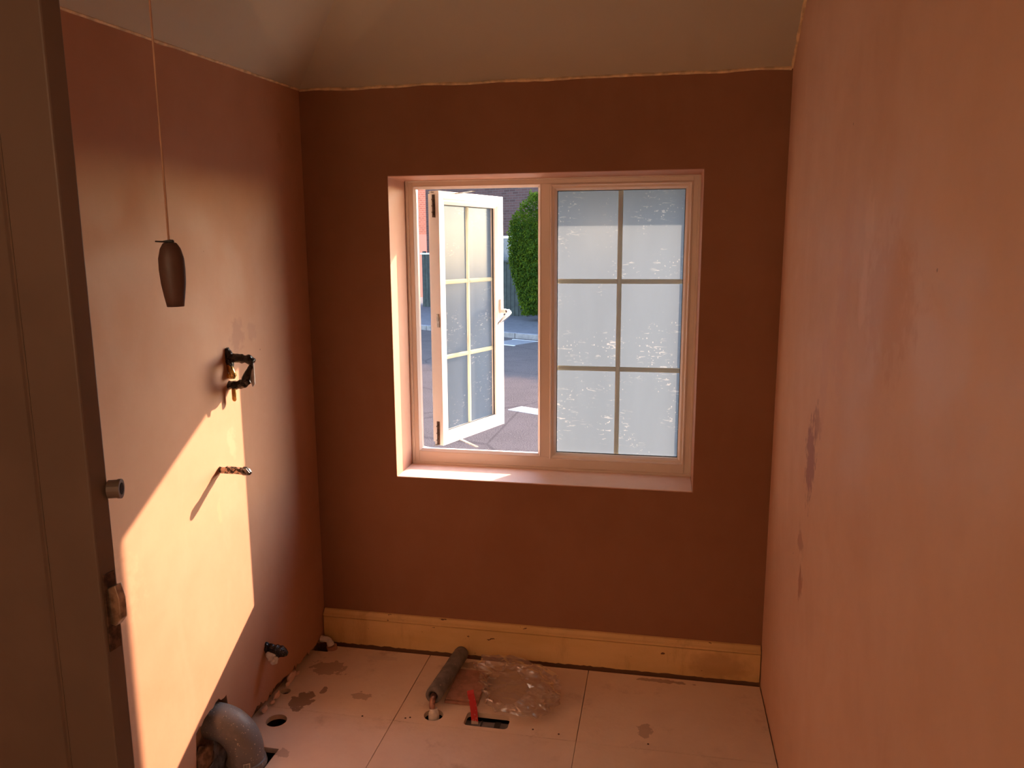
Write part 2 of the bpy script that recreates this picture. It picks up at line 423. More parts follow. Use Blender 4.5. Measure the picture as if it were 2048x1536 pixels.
# eave outside (its shade falls on the top of the glass)
bm = bmesh.new(); box(bm, -1.5, 3.2, .35, .70, 1.973, 2.1); box(bm, -1.5, 3.2, .66, .76, 2.03, 2.14)
tag(obj('eave', bm, M_upvc), kind='structure')
# unseen glowing globe added behind the camera as warm fill light
HL = Vector((.80, -3.60, 1.75))
lt = tag(empty('fill_globe', HL), 'unseen opal globe added as fill light, hung in the hall on a short flex', 'fill light')
q = N('fill light glow'); q.b.inputs['Base Color'].default_value = (.9, .85, .75, 1)
q.b.inputs['Emission Color'].default_value = (1, .72, .46, 1); q.b.inputs['Emission Strength'].default_value = 12
M_glow = q.m
bm = bmesh.new(); bmesh.ops.create_uvsphere(bm, u_segments=32, v_segments=20, radius=.14)
for v in bm.verts: v.co += HL
obj('globe', bm, M_glow, lt, smooth=True)
bm = bmesh.new(); tube(bm, [HL+Vector((0, 0, .135)), HL+Vector((0, 0, .18))], [.035, .02], 20); obj('cap', bm, M_upvc, lt)
bm = bmesh.new(); tube(bm, [HL+Vector((0, 0, .18)), HL+Vector((0, 0, zA(.80, -3.60)-HL.z))], .004, 8); obj('flex', bm, M_upvc, lt)
# rough filler bead along the ceiling joint
bm = bmesh.new(); p = []
for i in range(70):
    x = .005 + (W-.01)*i/69; p.append((x, -.004, 2.200 + .006*noise.noise(Vector((x*7, 0, 0)))))
tube(bm, p, [.005 + .004*abs(noise.noise(Vector((i*.37, 2, 0)))) for i in range(70)], 6)
tag(obj('trim_1', bm, M_caulk), kind='structure')
bm = bmesh.new(); p = []
for i in range(50):
    y = -1.55*i/49; p.append((.003, y-.003, 2.2+.0392*y + .003 + .004*noise.noise(Vector((y*9, 4, 0)))))
tube(bm, p, [.004 + .003*abs(noise.noise(Vector((i*.37, 5, 0)))) for i in range(50)], 6)
tag(obj('trim_2', bm, M_caulk), kind='structure')
bm = bmesh.new(); p = []
for i in range(40):
    y = -.9*i/39; p.append((W-.003, y-.003, 2.2-.785*y + .004*noise.noise(Vector((y*19, 8, 0)))))
tube(bm, p, [.004 + .006*abs(noise.noise(Vector((i*.67, 9, 0)))) for i in range(40)], 6)
tag(obj('trim_3', bm, M_caulk), kind='structure')

# floor boards with open joints and cut holes
XA, XB, YS = .467, 1.107, -.483
bm = bmesh.new()
g = .0012
for (x0, x1, y0, y1) in ((-.03, XA, YS, -.034), (XA, XB, YS, -.034), (XB, W-.003, YS, -.034),
                         (-.03, XA, -1.7, YS), (XA, XB, -1.7, YS), (XB, W-.003, -1.7, YS),
                         (-.5, XA, -4.1, -1.7), (XA, W-.003, -4.1, -1.7)):
    gg = g*1.3 if x0 == XA or x1 == XA else g*.8
    if y1 <= YS and x0 >= XB-.001 or (x1 == XB and y1 <= YS): gg = g*.7
    gy = .0006 if y1 <= YS else .0008
    box(bm, x0+gg, x1-gg, y0+gy, y1-gy, -.018, 0)
fl = tag(obj('floor', bm, M_floor), kind='structure')
cut = []
def cyl_cut(x, y, r):
    bm = bmesh.new(); tube(bm, [(x, y, -.1), (x, y, .1)], r, 40); cut.append(obj('cutter', bm, M_dark))
def rect_cut(x0, x1, y0, y1, bev=0):
    bm = bmesh.new(); box(bm, x0, x1, y0, y1, -.1, .1)
    if bev:
        bmesh.ops.bevel(bm, geom=[e for e in bm.edges if abs(e.verts[0].co.z-e.verts[1].co.z) > .1], offset=bev, segments=5, affect='EDGES', profile=.5)
    cut.append(obj('cutter', bm, M_dark))
cyl_cut(.066, -.557, .036); cyl_cut(.012, -.382, .019); cyl_cut(.597, -.426, .034)
rect_cut(.712, .868, -.462, -.384, .015); rect_cut(-.05, .150, -.90, -.700); rect_cut(-.05, .045, -.085, -.02)
boolean_cut(fl, cut)
bm = bmesh.new(); box(bm, -.6, W+.1, -4.2, .0, -.30, -.24)
for k in range(5): box(bm, .22+.4*k, .27+.4*k, -4.1, -.04, -.17, -.03)
tag(obj('subfloor', bm, M_dark), kind='structure')
# skirting board with bead and a chewed lower edge
bm = bmesh.new()
prof = [(-.020, .1195), (-.0150, .1205), (-.0150, .1235), (-.0225, .1240), (-.0225, .131), (-.016, .136), (-.012, .141), (-.0075, .147), (0, .149)]
nx = 140; cols = []
for i in range(nx+1):
    x = .004 + (W-.008)*i/nx
    zb = .009 + .006*max(0, noise.noise(Vector((x*16, 3, 0)))) + .004*noise.noise(Vector((x*50, 7, 0)))
    if .84 < x < 1.2: zb += .005*abs(noise.noise(Vector((x*40, 1, 2))))
    cols.append([bm.verts.new((x, a, b)) for a, b in [(0, zb), (-.020, zb)] + prof])
for i in range(nx):
    for k in range(len(cols[0])-1):
        bm.faces.new((cols[i][k], cols[i+1][k], cols[i+1][k+1], cols[i][k+1]))
bm.faces.new(cols[0]); bm.faces.new(cols[-1])
tag(obj('baseboard_back', bm, M_skirt), kind='structure')

# ------------------------------------------------------------------ window
win = tag(empty('window_1', (.907, .2, Z0)), kind='structure')
bm = bmesh.new()
box(bm, .343, .366, .2, .27, .737, 1.887); box(bm, 1.450, 1.474, .2, .27, .737, 1.887)
box(bm, .366, 1.450, .2, .27, .737, .785); box(bm, .366, 1.450, .2, .27, 1.863, 1.887)
box(bm, .880, .915, .2, .27, .785, 1.863)
obj('frame', bm, M_upvc, win, bevel=.0015)
bm = bmesh.new(); ring(bm, .366, .880, .785, 1.863, [(0, .2), (.002, .1985), (.012, .209), (.012, .214), (0, .222)])
obj('opening_trim', bm, M_upvc, win)
bm = bmesh.new(); ring(bm, .915, 1.450, .775, 1.863, [(0, .2), (.001, .196), (.006, .194), (.010, .200), (.018, .202), (.026, .212), (.026, .232), (0, .232)])
obj('glazing_bead', bm, M_upvc, win)
bm = bmesh.new(); ring(bm, .339, 1.478, .733, 1.889, [(0, .192), (.008, .192), (.010, .1995), (0, .1995)])
obj('edge_trim', bm, M_upvc, win)
bm = bmesh.new(); ring(bm, .9405, 1.4245, .8005, 1.8375, [(0, .226), (.0025, .226), (.0025, .231), (0, .231)])
obj('gasket', bm, M_gasket, win)
bm = bmesh.new(); box(bm, .93, 1.435, .244, .248, .79, 1.848)
pane(bm, win, (0, -1, 0))
def bars(bm, x0, x1, z0, z1, yy, wd, M=None):
    xm = (x0+x1)/2; h = wd/2
    def bar(ax0, ax1, az0, az1):
        # shallow ridge section
        if ax1-ax0 < az1-az0:
            P = [(ax0, yy+.004), (ax0+.004, yy), (ax1-.004, yy), (ax1, yy+.004), (ax1, yy+.008), (ax0, yy+.008)]
            a = [bm.verts.new((p[0], p[1], az0)) for p in P]; b = [bm.verts.new((p[0], p[1], az1)) for p in P]
        else:
            P = [(az0, yy+.004), (az0+.004, yy), (az1-.004, yy), (az1, yy+.004), (az1, yy+.008), (az0, yy+.008)]
            a = [bm.verts.new((ax0, p[1], p[0])) for p in P]; b = [bm.verts.new((ax1, p[1], p[0])) for p in P]
        bm.faces.new(a); bm.faces.new(b)
        for i in range(6):
            j = (i+1) % 6; bm.faces.new((a[i], a[j], b[j], b[i]))
        if M is not None:
            for v in a+b: v.co = M @ v.co
    bar(xm-h, xm+h, z0, z1)
    for k in (1, 2):
        zc = z0+(z1-z0)*k/3
        bar(x0, xm-h, zc-h, zc+h); bar(xm+h, x1, zc-h, zc+h)
bm = bmesh.new(); bars(bm, .9405, 1.4245, .801, 1.8365, .2345, .018)
obj('glazing_bar', bm, M_bar, win)
# open casement: local x along the leaf, local y outward
SU = Vector((.170, .460, 0)).normalized(); SW = Vector((-SU.y, SU.x, 0))
SL = .49; org = Vector((.455, .26, 0))
MS = Matrix((( SU.x, SW.x, 0, org.x), (SU.y, SW.y, 0, org.y), (0, 0, 1, 0), (0, 0, 0, 1)))
SZ0, SZ1 = .797, 1.850
bm = bmesh.new()
ring(bm, 0, SL, SZ0, SZ1, [(0, 0), (.030, 0), (.033, .003), (.040, .003), (.052, .013), (.052, .034), (.050, .045), (.045, .060), (.010, .060), (.010, .045), (0, .045)], MS)
sash = obj('casement', bm, M_upvc, win, bevel=.001)
bm = bmesh.new(); ring(bm, .051, SL-.051, SZ0+.051, SZ1-.051, [(0, .020), (.003, .020), (.003, .026), (0, .026)], MS)
obj('gasket', bm, M_gasket, sash)
bm = bmesh.new(); box(bm, .045, SL-.045, .034, .038, SZ0+.045, SZ1-.045, MS)
pane(bm, sash, -SW)
bm = bmesh.new(); bars(bm, .051, SL-.051, SZ0+.051, SZ1-.051, .0255, .018, MS)
obj('glazing_bar', bm, M_bar, sash)
bm = bmesh.new()
hz = 1.335
box(bm, SL-.036, SL-.016, -.010, 0.0005, hz-.01, hz+.055, MS)
tube(bm, [MS @ Vector((SL-.026, 0, hz)), MS @ Vector((SL-.026, -.03, hz))], .011, 16)
obj('handle_plate', bm, M_upvc, sash, bevel=.002)
bm = bmesh.new()
hp = [(SL-.024, -.026, hz+.002), (SL-.024, -.042, hz), (SL-.034, -.052, hz-.006), (SL-.055, -.054, hz-.016), (SL-.085, -.051, hz-.031), (SL-.113, -.046, hz-.047), (SL-.122, -.045, hz-.052)]
tube(bm, [MS @ Vector(p) for p in hp], [.008, .010, .011, .0105, .009, .006, .002], 14)
obj('handle', bm, M_chrome, sash, smooth=True)
# friction stays and a keeper on the hinge side
for z0, z1 in ((.80, .90), (1.745, 1.835)):
    bm = bmesh.new()
    box(bm, -.0045, -.0005, .018, .030, z0, z1, MS); box(bm, -.008, -.0045, .021, .026, z0+.01, z1-.012, MS)
    for zz in (z0+.02, (z0+z1)/2, z1-.02): tube(bm, [MS @ Vector((-.004, .024, zz)), MS @ Vector((-.011, .024, zz))], .004, 8)
    obj('hinge', bm, M_rust, sash)
bm = bmesh.new(); box(bm, -.004, 0, .006, .018, 1.30, 1.345, MS); box(bm, -.006, 0, .010, .018, 1.325, 1.355, MS)
obj('keeper', bm, M_steel, sash)
for z in (.800, 1.846):
    bm = bmesh.new()
    a = Vector((.42, .255, z)); b = MS @ Vector((.20, .03, z)); c_ = Vector((.60, .262, z))
    for p, r in ((a, b), (c_, MS @ Vector((.14, .03, z)))):
        d = (r-p).normalized(); n_ = Vector((-d.y, d.x, 0))*.007
        extrude_poly(bm, [p-n_, p+n_, r+n_, r-n_], (0, 0, -.003))
    obj('stay_arm', bm, M_steel, win)
# pale plaster sill dressing
bm = bmesh.new(); box(bm, X0+.001, X1-.001, -.0005, .192, Z0-.001, Z0+.003)
tag(obj('window_sill', bm, M_sill, bevel=.002), kind='structure')

# ------------------------------------------------------------------ open door at the left
D0 = Vector((.492, -1.818, 0)); DD = Vector((-.995, .10, 0)).normalized(); DN = Vector((DD.y, -DD.x, 0))
if DN.y < 0: DN = -DN            # away from the camera
MD = Matrix(((DD.x, DN.x, 0, D0.x), (DD.y, DN.y, 0, D0.y), (0, 0, 1, 0), (0, 0, 0, 1)))
door = tag(empty('door_1', (D0.x, D0.y, 0)), kind='structure')
bm = bmesh.new()
TH = .036; ST = .098
box(bm, 0, ST, 0, TH, .008, 2.10, MD); box(bm, .76-ST, .76, 0, TH, .008, 2.10, MD)
for z0, z1 in ((.008, .22), (1.99, 2.10)): box(bm, ST, .76-ST, 0, TH, z0, z1, MD)
box(bm, ST, .76-ST, .024, TH-.004, .22, 1.99, MD)
leaf = obj('leaf', bm, M_door, door, bevel=.003)
bm = bmesh.new(); ring(bm, ST, .76-ST, .22, 1.99, [(0, .001), (.006, .003), (.036, .0235), (.040, .0245), (0, .0245)], MD)
obj('panel_moulding', bm, M_door, door)
bm = bmesh.new(); box(bm, -.0025, 0, .007, TH-.006, .985, 1.115, MD)
obj('lock_plate', bm, M_rust, door, bevel=.0006)
bm = bmesh.new()
prf = [(0, 1.03), (-.012, 1.028), (-.024, 1.042), (-.024, 1.075), (-.018, 1.098), (0, 1.090)]
extrude_poly(bm, [MD @ Vector((a, .012, b)) for a, b in prf], MD.to_3x3() @ Vector((0, .014, 0)))
obj('latch_bolt', bm, M_steel, door, bevel=.0015)
bm = bmesh.new()
c_ = MD @ Vector((.0, TH+.001, 1.247))
ax = (DN*.45 - DD*.89).normalized()
tube(bm, [MD @ Vector((.012, TH, 1.215)), MD @ Vector((.012, TH, 1.275))], .006, 8)
tube(bm, [c_+Vector((0, 0, 0)), c_ + ax*.016], .0145, 24)
tube(bm, [c_+ax*.014, c_+ax*.019], .0155, 24)
obj('spindle_collar', bm, M_door, door, smooth=False)
bm = bmesh.new(); tube(bm, [c_+ax*.016, c_+ax*.0195], .0095, 20)
obj('spindle_hole_shade', bm, M_dark, door)  # solid dark disc, its colour stands for the shade inside the collar

# ------------------------------------------------------------------ light pull
PX, PY = .727, -1.910
lp = tag(empty('light_pull', (PX, PY, 1.545)), 'brown barrel shaped light pull hanging on a long thin cord by left wall', 'light pull')
prof = [(0, .0105), (.012, .0125), (.030, .0150), (.048, .0160), (.062, .0155), (.074, .0125), (.080, .009), (.0815, .0075)]
bm = bmesh.new(); tilt = .03
tube(bm, [(PX - z*tilt*.6, PY, 1.547+z) for z, r in prof], [r for z, r in prof], 28)
obj('handle', bm, M_pull, lp, smooth=True)
bm = bmesh.new(); xt = PX-.0025; tube(bm, [(xt, PY, 1.627), (xt, PY, 1.80), (xt, PY, 2.30), (xt, PY, 2.741)], .0013, 8)
obj('cord', bm, M_cord, lp)
bm = bmesh.new(); tube(bm, [(xt-.018, PY-.002, 1.6305), (xt-.009, PY, 1.6300), (xt, PY, 1.6305), (xt+.006, PY, 1.6302)], [.0009, .0011, .0022, .0022], 8)
obj('cord_knot', bm, M_gasket, lp, smooth=True)

# ------------------------------------------------------------------ plumbing on the left wall
def taped(bm, pts, r, seg=12, amp=.18, sub=14):
    """tube with lumpy wound surface"""
    P = [Vector(p) for p in pts]; out = []; rr = []
    rl = [r]*len(P) if not hasattr(r, '__len__') else r
    for i in range(len(P)-1):
        for k in range(sub):
            t = k/sub; out.append(P[i].lerp(P[i+1], t)); rr.append((rl[i]*(1-t)+rl[i+1]*t)*(1+amp*noise.noise(out[-1]*90)))
    out.append(P[-1]); rr.append(rl[-1])
    tube(bm, out, rr, seg, flat=amp*1.2)
t = tag(empty('shower_pipe_tails', (0, -.6, 1.24)), 'pair of shower pipe tails bound in black tape, above the lit patch', 'pipe')
bm = bmesh.new()
taped(bm, [(-.02, -.600, 1.283), (.02, -.600, 1.283), (.070, -.597, 1.279), (.086, -.595, 1.268)], [.014, .0135, .0135, .012])
taped(bm, [(.004, -.607, 1.315), (.006, -.602, 1.295), (.008, -.600, 1.262), (.010, -.600, 1.235)], [.006, .013, .012, .008])
obj('upper_tape', bm, M_tape, t, smooth=False)
bm = bmesh.new()
taped(bm, [(-.02, -.600, 1.195), (.02, -.600, 1.195), (.050, -.598, 1.200), (.066, -.597, 1.212)], [.015, .015, .014, .012])
taped(bm, [(.050, -.598, 1.200), (.062, -.597, 1.228), (.078, -.596, 1.258)], [.013, .012, .007])
obj('lower_tape', bm, M_tape, t, smooth=False)
bm = bmesh.new()
extrude_poly(bm, [(.070, -.592, 1.265), (.086, -.592, 1.268), (.086, -.592, 1.200), (.078, -.592, 1.190), (.066, -.592, 1.225)], (0, -.003, 0))
obj('tape_flap', bm, M_silver, t)
bm = bmesh.new()
tube(bm, [(.006, -.604, 1.262), (.014, -.604, 1.240), (.020, -.603, 1.222)], .0095, 14); tube(bm, [(-.01, -.604, 1.225), (.022, -.604, 1.225)], .009, 14)
obj('brass_elbow', bm, M_brass, t, smooth=True)['label'] = 'brass elbow'
bm = bmesh.new()
extrude_poly(bm, [(.012, -.610+.0, 1.185), (.026, -.610, 1.185), (.026, -.610, 1.150), (.022, -.610, 1.144), (.016, -.610, 1.144), (.012, -.610, 1.150)], (0, .005, 0))
tube(bm, [(.019, -.611, 1.160), (.019, -.603, 1.160)], .004, 10)
obj('brass_bracket', bm, M_brass, t, bevel=.001)['label'] = 'brass wall bracket'

t = tag(empty('basin_pipe_tail', (0, -.686, .939)), 'short pipe tail wrapped in dull foil tape, casting a long slanting shadow on sunlit plaster', 'pipe')
bm = bmesh.new()
taped(bm, [(-.02, -.686, .940), (.03, -.686, .941), (.06, -.686, .940), (.080, -.685, .939)], [.0105, .0115, .011, .011], 12, .12)
obj('foil_wrap', bm, M_foil, t)
bm = bmesh.new()
taped(bm, [(.078, -.685, .940), (.092, -.685, .939), (.104, -.685, .933)], [.0125, .0125, .006], 10, .15, 6)
obj('tape_end', bm, M_tape, t)
bm = bmesh.new(); extrude_poly(bm, [(.083, -.695, .950), (.095, -.693, .951), (.104, -.691, .938), (.098, -.698, .936)], (.001, -.002, -.001))
obj('tape_flap', bm, M_silver, t)

t = tag(empty('low_pipe_tail', (0, -.48, .22)), 'flattened black taped pipe tail stuffed with white tissue, low on left wall', 'pipe')
bm = bmesh.new()
taped(bm, [(-.02, -.480, .225), (.02, -.478, .224), (.055, -.476, .214), (.078, -.474, .206)], [.013, .018, .020, .007], 12, .2)
obj('tape_wrap', bm, M_tape, t)
bm = bmesh.new()
taped(bm, [(.008, -.492, .212), (.024, -.494, .206), (.038, -.494, .196), (.050, -.492, .200)], [.008, .013, .015, .006], 12, .5, 8)
obj('tissue', bm, M_cloth, t, smooth=True)
bm = bmesh.new(); taped(bm, [(-.006, -.482, .248), (.004, -.482, .240), (.004, -.482, .21)], [.004, .009, .007], 8, .3, 5)
obj('tape_end', bm, M_tape, t)

# loose plaster crumbs at the foot of the left wall
for i, (y, z, s) in enumerate([(-.315, .022, .030), (-.345, .018, .014), (-.43, .020, .020), (-.465, .012, .012), (-.52, .018, .018), (-.27, .03, .012)]):
    bm = bmesh.new(); bmesh.ops.create_icosphere(bm, subdivisions=2, radius=1)
    for v in bm.verts:
        v.co = v.co * (1 + .5*noise.noise(v.co*1.6 + Vector((i*3.1, 0, 0))))
        v.co = Vector((.002 + v.co.x*.008, y + v.co.y*s, max(.0, z) + v.co.z*s*.6 + .004))
    mz = min(v.co.z for v in bm.verts)
    for v in bm.verts: v.co.z += (0.0 - mz)
    o = obj('plaster_crumb', bm, M_sill)
    tag(o, ['largest broken plaster lump at the foot of left wall', 'small plaster lump beside the largest one', 'pale plaster lump left of the small black floor hole',
            'small plaster crumb behind the round floor hole', 'plaster crumb at left wall closest to the grey soil pipe', 'tiny plaster crumb at left wall nearest the window corner'][i], 'plaster lump', 'broken plaster along the left wall')

# ------------------------------------------------------------------ soil pipe
t = tag(empty('soil_pipe_elbow', (.085, -.79, 0)), 'large grey plastic soil pipe elbow bending from left wall into floor', 'pipe')
ys = -.79
cl_ = [(-.10, ys, .140), (-.05, ys, .140), (-.02, ys, .140)] + [tuple(p) for p in arc((-.01, ys, .045), .095, PI/2, 0, 14, (1, 0, 0), (0, 0, 1))] + [(.085, ys, .02), (.085, ys, -.18)]
bm = bmesh.new(); tube(bm, cl_, .056, 40); obj('bend', bm, M_soil, t, smooth=True)
bm = bmesh.new()
tube(bm, [(.085, ys, .022), (.085, ys, .020), (.085, ys, .004), (.085, ys, -.004), (.085, ys, -.16)], [.0565, .061, .064, .062, .062], 40)
obj('socket', bm, M_soil, t, smooth=False)
bm = bmesh.new(); rr = .0575
a0 = math.atan2(-.80, .60) - .40
def lab(bm, a, b, z0, z1, r):
    n = 8; A = [bm.verts.new((.085+r*math.cos(a+(b-a)*i/n), ys+r*math.sin(a+(b-a)*i/n), z0)) for i in range(n+1)]
    Bv = [bm.verts.new((.085+r*math.cos(a+(b-a)*i/n), ys+r*math.sin(a+(b-a)*i/n), z1)) for i in range(n+1)]
    for i in range(n): bm.faces.new((A[i], A[i+1], Bv[i+1], Bv[i]))
LA = -1.20
lab(bm, LA, LA+.36, .024, .040, .0585); obj('sticker', bm, M_white, t)['label'] = 'white barcode sticker'
bm = bmesh.new(); a = LA+.03
rb = random.Random(5)
while a < LA+.32:
    wd = rb.choice((.006, .010, .016)); lab(bm, a, a+wd, .0255, .0375, .0589); a += wd+rb.choice((.008, .014))
obj('barcode', bm, M_gasket, t)
bm = bmesh.new(); bmesh.ops.create_icosphere(bm, subdivisions=3, radius=1)
for v in bm.verts:
    v.co = v.co*(1+.4*noise.noise(v.co*1.9)); v.co = Vector((-.012+v.co.x*.02, -.87+v.co.y*.05, .06+v.co.z*.045))
tag(obj('mortar_lump', bm, M_brickin, smooth=True), 'brown lump of old mortar in the wall notch behind the soil pipe', 'mortar')

# ------------------------------------------------------------------ corner fitting
t = tag(empty('corner_pipe_fitting', (.055, -.055, 0)), 'white plastic push fit elbow in the corner by the skirting', 'pipe fitting')
bm = bmesh.new()
tube(bm, [(.004, -.052, .036), (.016, -.052, .036)], .0135, 20); tube(bm, [(.016, -.052, .036), (.030, -.053, .037), (.040, -.055, .034), (.046, -.056, .024)], [.0115, .012, .012, .0115], 18)
tube(bm, [(.044, -.056, .028), (.049, -.057, .014)], .0145, 20)
obj('elbow', bm, M_white, t, smooth=False)
bm = bmesh.new(); tube(bm, [(.052, -.058, .014), (.054, -.058, .0), (.055, -.058, -.01)], .021, 20); obj('collar', bm, M_offcut, t)

# ------------------------------------------------------------------ lagged pipe
t = tag(empty('lagged_pipe', (.59, -.22, 0)), 'pipe end in dark grey foam lagging lying against the cream skirting', 'pipe')
bm = bmesh.new()
p0, p1 = Vector((.584, -.385, .047)), Vector((.604, -.058, .036))
d = (p1-p0); ns = 24
rings = []
for R_ in (.0295, .0165):
    rg = []
    ax = d.normalized(); a = ax.cross(Vector((0, 0, 1))).normalized(); b = a.cross(ax)
    for i in range(ns+1):
        p = p0 + d*i/ns; k_ = 1 + .03*noise.noise(p*30)
        if R_ > .02 and i in (0, ns): k_ *= .96
        rg.append([bm.verts.new(p + (a*math.cos(2*PI*k/28)+b*math.sin(2*PI*k/28))*R_*k_) for k in range(28)])
    rings.append(rg)
for rg in rings:
    for i in range(ns):
        for k in range(28):
            k2 = (k+1) % 28; bm.faces.new((rg[i][k], rg[i][k2], rg[i+1][k2], rg[i+1][k]))
for k in range(28):
    k2 = (k+1) % 28
    bm.faces.new((rings[0][0][k], rings[0][0][k2], rings[1][0][k2], rings[1][0][k]))
bm.faces.new(rings[0][-1])
obj('foam_lagging', bm, M_foam, t, smooth=True)
bm = bmesh.new()
tube(bm, [(.586, -.345, .045), (.585, -.385, .046)] + [tuple(p) for p in arc((.587, -.395, .024), .022, PI/2, PI*.02, 8, (.1, -1, 0), (0, 0, 1))] + [(.592, -.420, .005), (.597, -.424, -.02)], .0105, 18)
obj('copper_elbow', bm, M_copper, t, smooth=True)
bm = bmesh.new(); tube(bm, [(.595, -.420, .012), (.596, -.422, .010), (.597, -.424, -.006), (.597, -.424, -.04)], [.014, .0175, .0195, .0195], 24)
tube(bm, [(.594, -.417, .020), (.595, -.419, .011)], .0145, 24)
obj('white_collar', bm, M_white, t)['label'] = 'white plastic collar'

# ------------------------------------------------------------------ board offcuts, bag, tape, buried pipe
bm = bmesh.new(); box(bm, .614, .735, -.350, -.140, .0005, .0095)
tag(obj('board_offcut', bm, M_offcut, bevel=.0006), 'lower thin red brown board offcut lying flat beside the grey lagging', 'board', 'board offcuts on the floor')
bm = bmesh.new(); box(bm, .618, .738, -.342, -.144, .0105, .0185)
tag(obj('board_offcut', bm, M_offcut, bevel=.0006), 'upper thin red brown board offcut, partly under the clear bag', 'board', 'board offcuts on the floor')
bm = bmesh.new(); tube(bm, [(.66, -.418, -.052), (.95, -.412, -.052)], .034, 28)
bp_ = tag(empty('waste_pipe', (.8, -.415, -.06)), 'grey waste pipe seen inside the rectangular floor hole', 'pipe')
obj('pipe', bm, M_grey, bp_, smooth=True)
bm = bmesh.new(); tube(bm, [(.815, -.415, -.052), (.835, -.415, -.052)], .0375, 28); obj('pipe_collar', bm, M_gasket, bp_); bm = bmesh.new(); tube(bm, [(.765, -.415, -.052), (.77, -.415, -.052)], .0365, 28)
obj('pipe_collar', bm, M_gasket, bp_)
bm = bmesh.new()
sp = [(.707, -.330, .050), (.712, -.345, .044), (.722, -.362, .030), (.733, -.385, .010), (.743, -.415, -.010), (.748, -.435, -.030)]
n_ = len(sp); A = []
for i, p in enumerate(sp):
    p = Vector(p); dx = Vector((.0115, .003, .002)); A.append((bm.verts.new(p-dx), bm.verts.new(p+dx), bm.verts.new(p+dx+Vector((0, .001, -.0012))), bm.verts.new(p-dx+Vector((0, .001, -.0012)))))
for i in range(n_-1):
    for k in range(4):
        k2 = (k+1) % 4; bm.faces.new((A[i][k], A[i][k2], A[i+1][k2], A[i+1][k]))
bm.faces.new(A[0]); bm.faces.new(A[-1])
tag(obj('tape_strip', bm, M_red), 'red strip with pale end hanging into the rectangular floor hole', 'tape')
# crumpled clear bag
bm = bmesh.new(); bmesh.ops.create_icosphere(bm, subdivisions=5, radius=1)
dl = []
for v in bm.verts:
    n0 = v.co.normalized()
    r = 1 + .34*noise.noise(n0*1.5+Vector((3, 1, 0))) + .12*noise.noise(n0*4+Vector((1, 6, 2)))
    for fq, am in ((1.7, .24), (3.4, .10), (7.0, .03)):
        dd = noise.voronoi(n0*fq + Vector((fq, 2, 5)) + .25*noise.noise_vector(n0*3))[0]
        r += am*(.35 - min(.7, (dd[1]-dd[0])*1.6))
    p = n0*r
    x, y_, z = p
    up = .070 + .020*max(0, -x) - .022*max(0, x)
    zz = z*up if z > 0 else z*.030
    co = Vector((.870 + .155*x + .012*noise.noise(n0*6), -.250 + .135*y_ - .03*x, .030 + zz))
    v.co = co
    if n0.dot(Vector((-.42, -.62, .66)).normalized()) > .80 + .05*noise.noise(n0*5): dl.append(v)
bmesh.ops.delete(bm, geom=dl, context='VERTS')
for v in bm.verts:
    if v.co.z < .0015: v.co.z = .0015 + .0008*abs(noise.noise(v.co*60))
    if v.co.x < .744 and v.co.z < .0205: v.co.z = .0205
tag(obj('plastic_bag', bm, M_bag), 'crumpled clear plastic bag lying open on the floor below window', 'bag')
# screw heads / dark nail holes
for i, (x, y) in enumerate([(.47+.018, -.465), (.485, -.440), (.495, -.452), (1.37, -.43)]):
    pass
for (px, py, lb) in [(.505, -.462, 'dark screw head left of the white collar, nearer one'), (.520, -.455, 'dark screw head left of the white collar, farther one'),
                     (.955, -.445, 'dark screw head right of the rectangular floor hole'), (1.045, -.455, 'dark screw head near the cross joint in the floor'),
                     (.352, -.478, 'dark screw head on the joint behind the round floor hole'), (1.343, -.454, 'dark screw head alone in the open floor at right')]:
    bm = bmesh.new(); tube(bm, [(px, py, -.004), (px, py, .0008)], .0035, 10)
    tag(obj('screw_head', bm, M_rust), lb, 'screw', 'screw heads in the floor')

# ------------------------------------------------------------------ outdoors
GZ = -.30
E = Vector((.877, -.48, 0)).normalized(); NN = Vector((-E.y, E.x, 0))
MR = Matrix(((E.x, NN.x, 0, 0), (E.y, NN.y, 0, 0), (0, 0, 1, 0), (0, 0, 0, 1)))
def r_obj(name, mat, boxes, bevel=0, parent=None):
    bm = bmesh.new()
    for b in boxes: box(bm, *b, MR)
    return obj(name, bm, mat, parent, bevel=bevel)
tag(r_obj('road', M_road, [(-40, 40, 3.3, 11.13, GZ-.2, GZ)]), kind='structure')
bm = bmesh.new(); box(bm, -60, 60, -20, 80, GZ-.3, GZ-.205)
tag(obj('ground', bm, M_pave), kind='structure')
tag(r_obj('bounce_forecourt', M_fore, [(-9, 9, .62, 3.3, GZ-.2, GZ+.02)]), kind='structure')  # unseen reflector ground, widened to bounce sun up through the window
tag(r_obj('pavement', M_pave, [(-40, 40, 11.25, 19, GZ-.2, GZ+.10)]), kind='structure')
tag(r_obj('kerb', M_kerb, [(x, x+.90, 11.13, 11.25, GZ-.2, GZ+.11) for x in [-20+.915*i for i in range(40)]], .01), kind='structure')
for x0, x1, lb in ((-7.2, -5.15, 'white centre line dash seen left of the open casement'), (-3.35, -1.3, 'white centre line dash seen right of the open casement')):
    tag(r_obj('road_dash', M_mark, [(x0, x1, 5.20, 5.46, GZ, GZ+.004)]), lb, 'road marking', 'centre line dashes')
bm = bmesh.new()
t = tag(empty('drain_cover', MR @ Vector((-7.6, 10.6, GZ))), 'iron drain cover in the shaded far gutter', 'drain cover')
r_obj('cover', M_iron, [(-7.95, -7.3, 10.1, 10.9, GZ, GZ+.006)], parent=t)
r_obj('rim', M_mark, [(-8.0, -7.25, 10.05, 10.1, GZ, GZ+.008)], parent=t)
r_obj('rim', M_mark, [(-8.0, -7.25, 10.9, 10.95, GZ, GZ+.008)], parent=t)
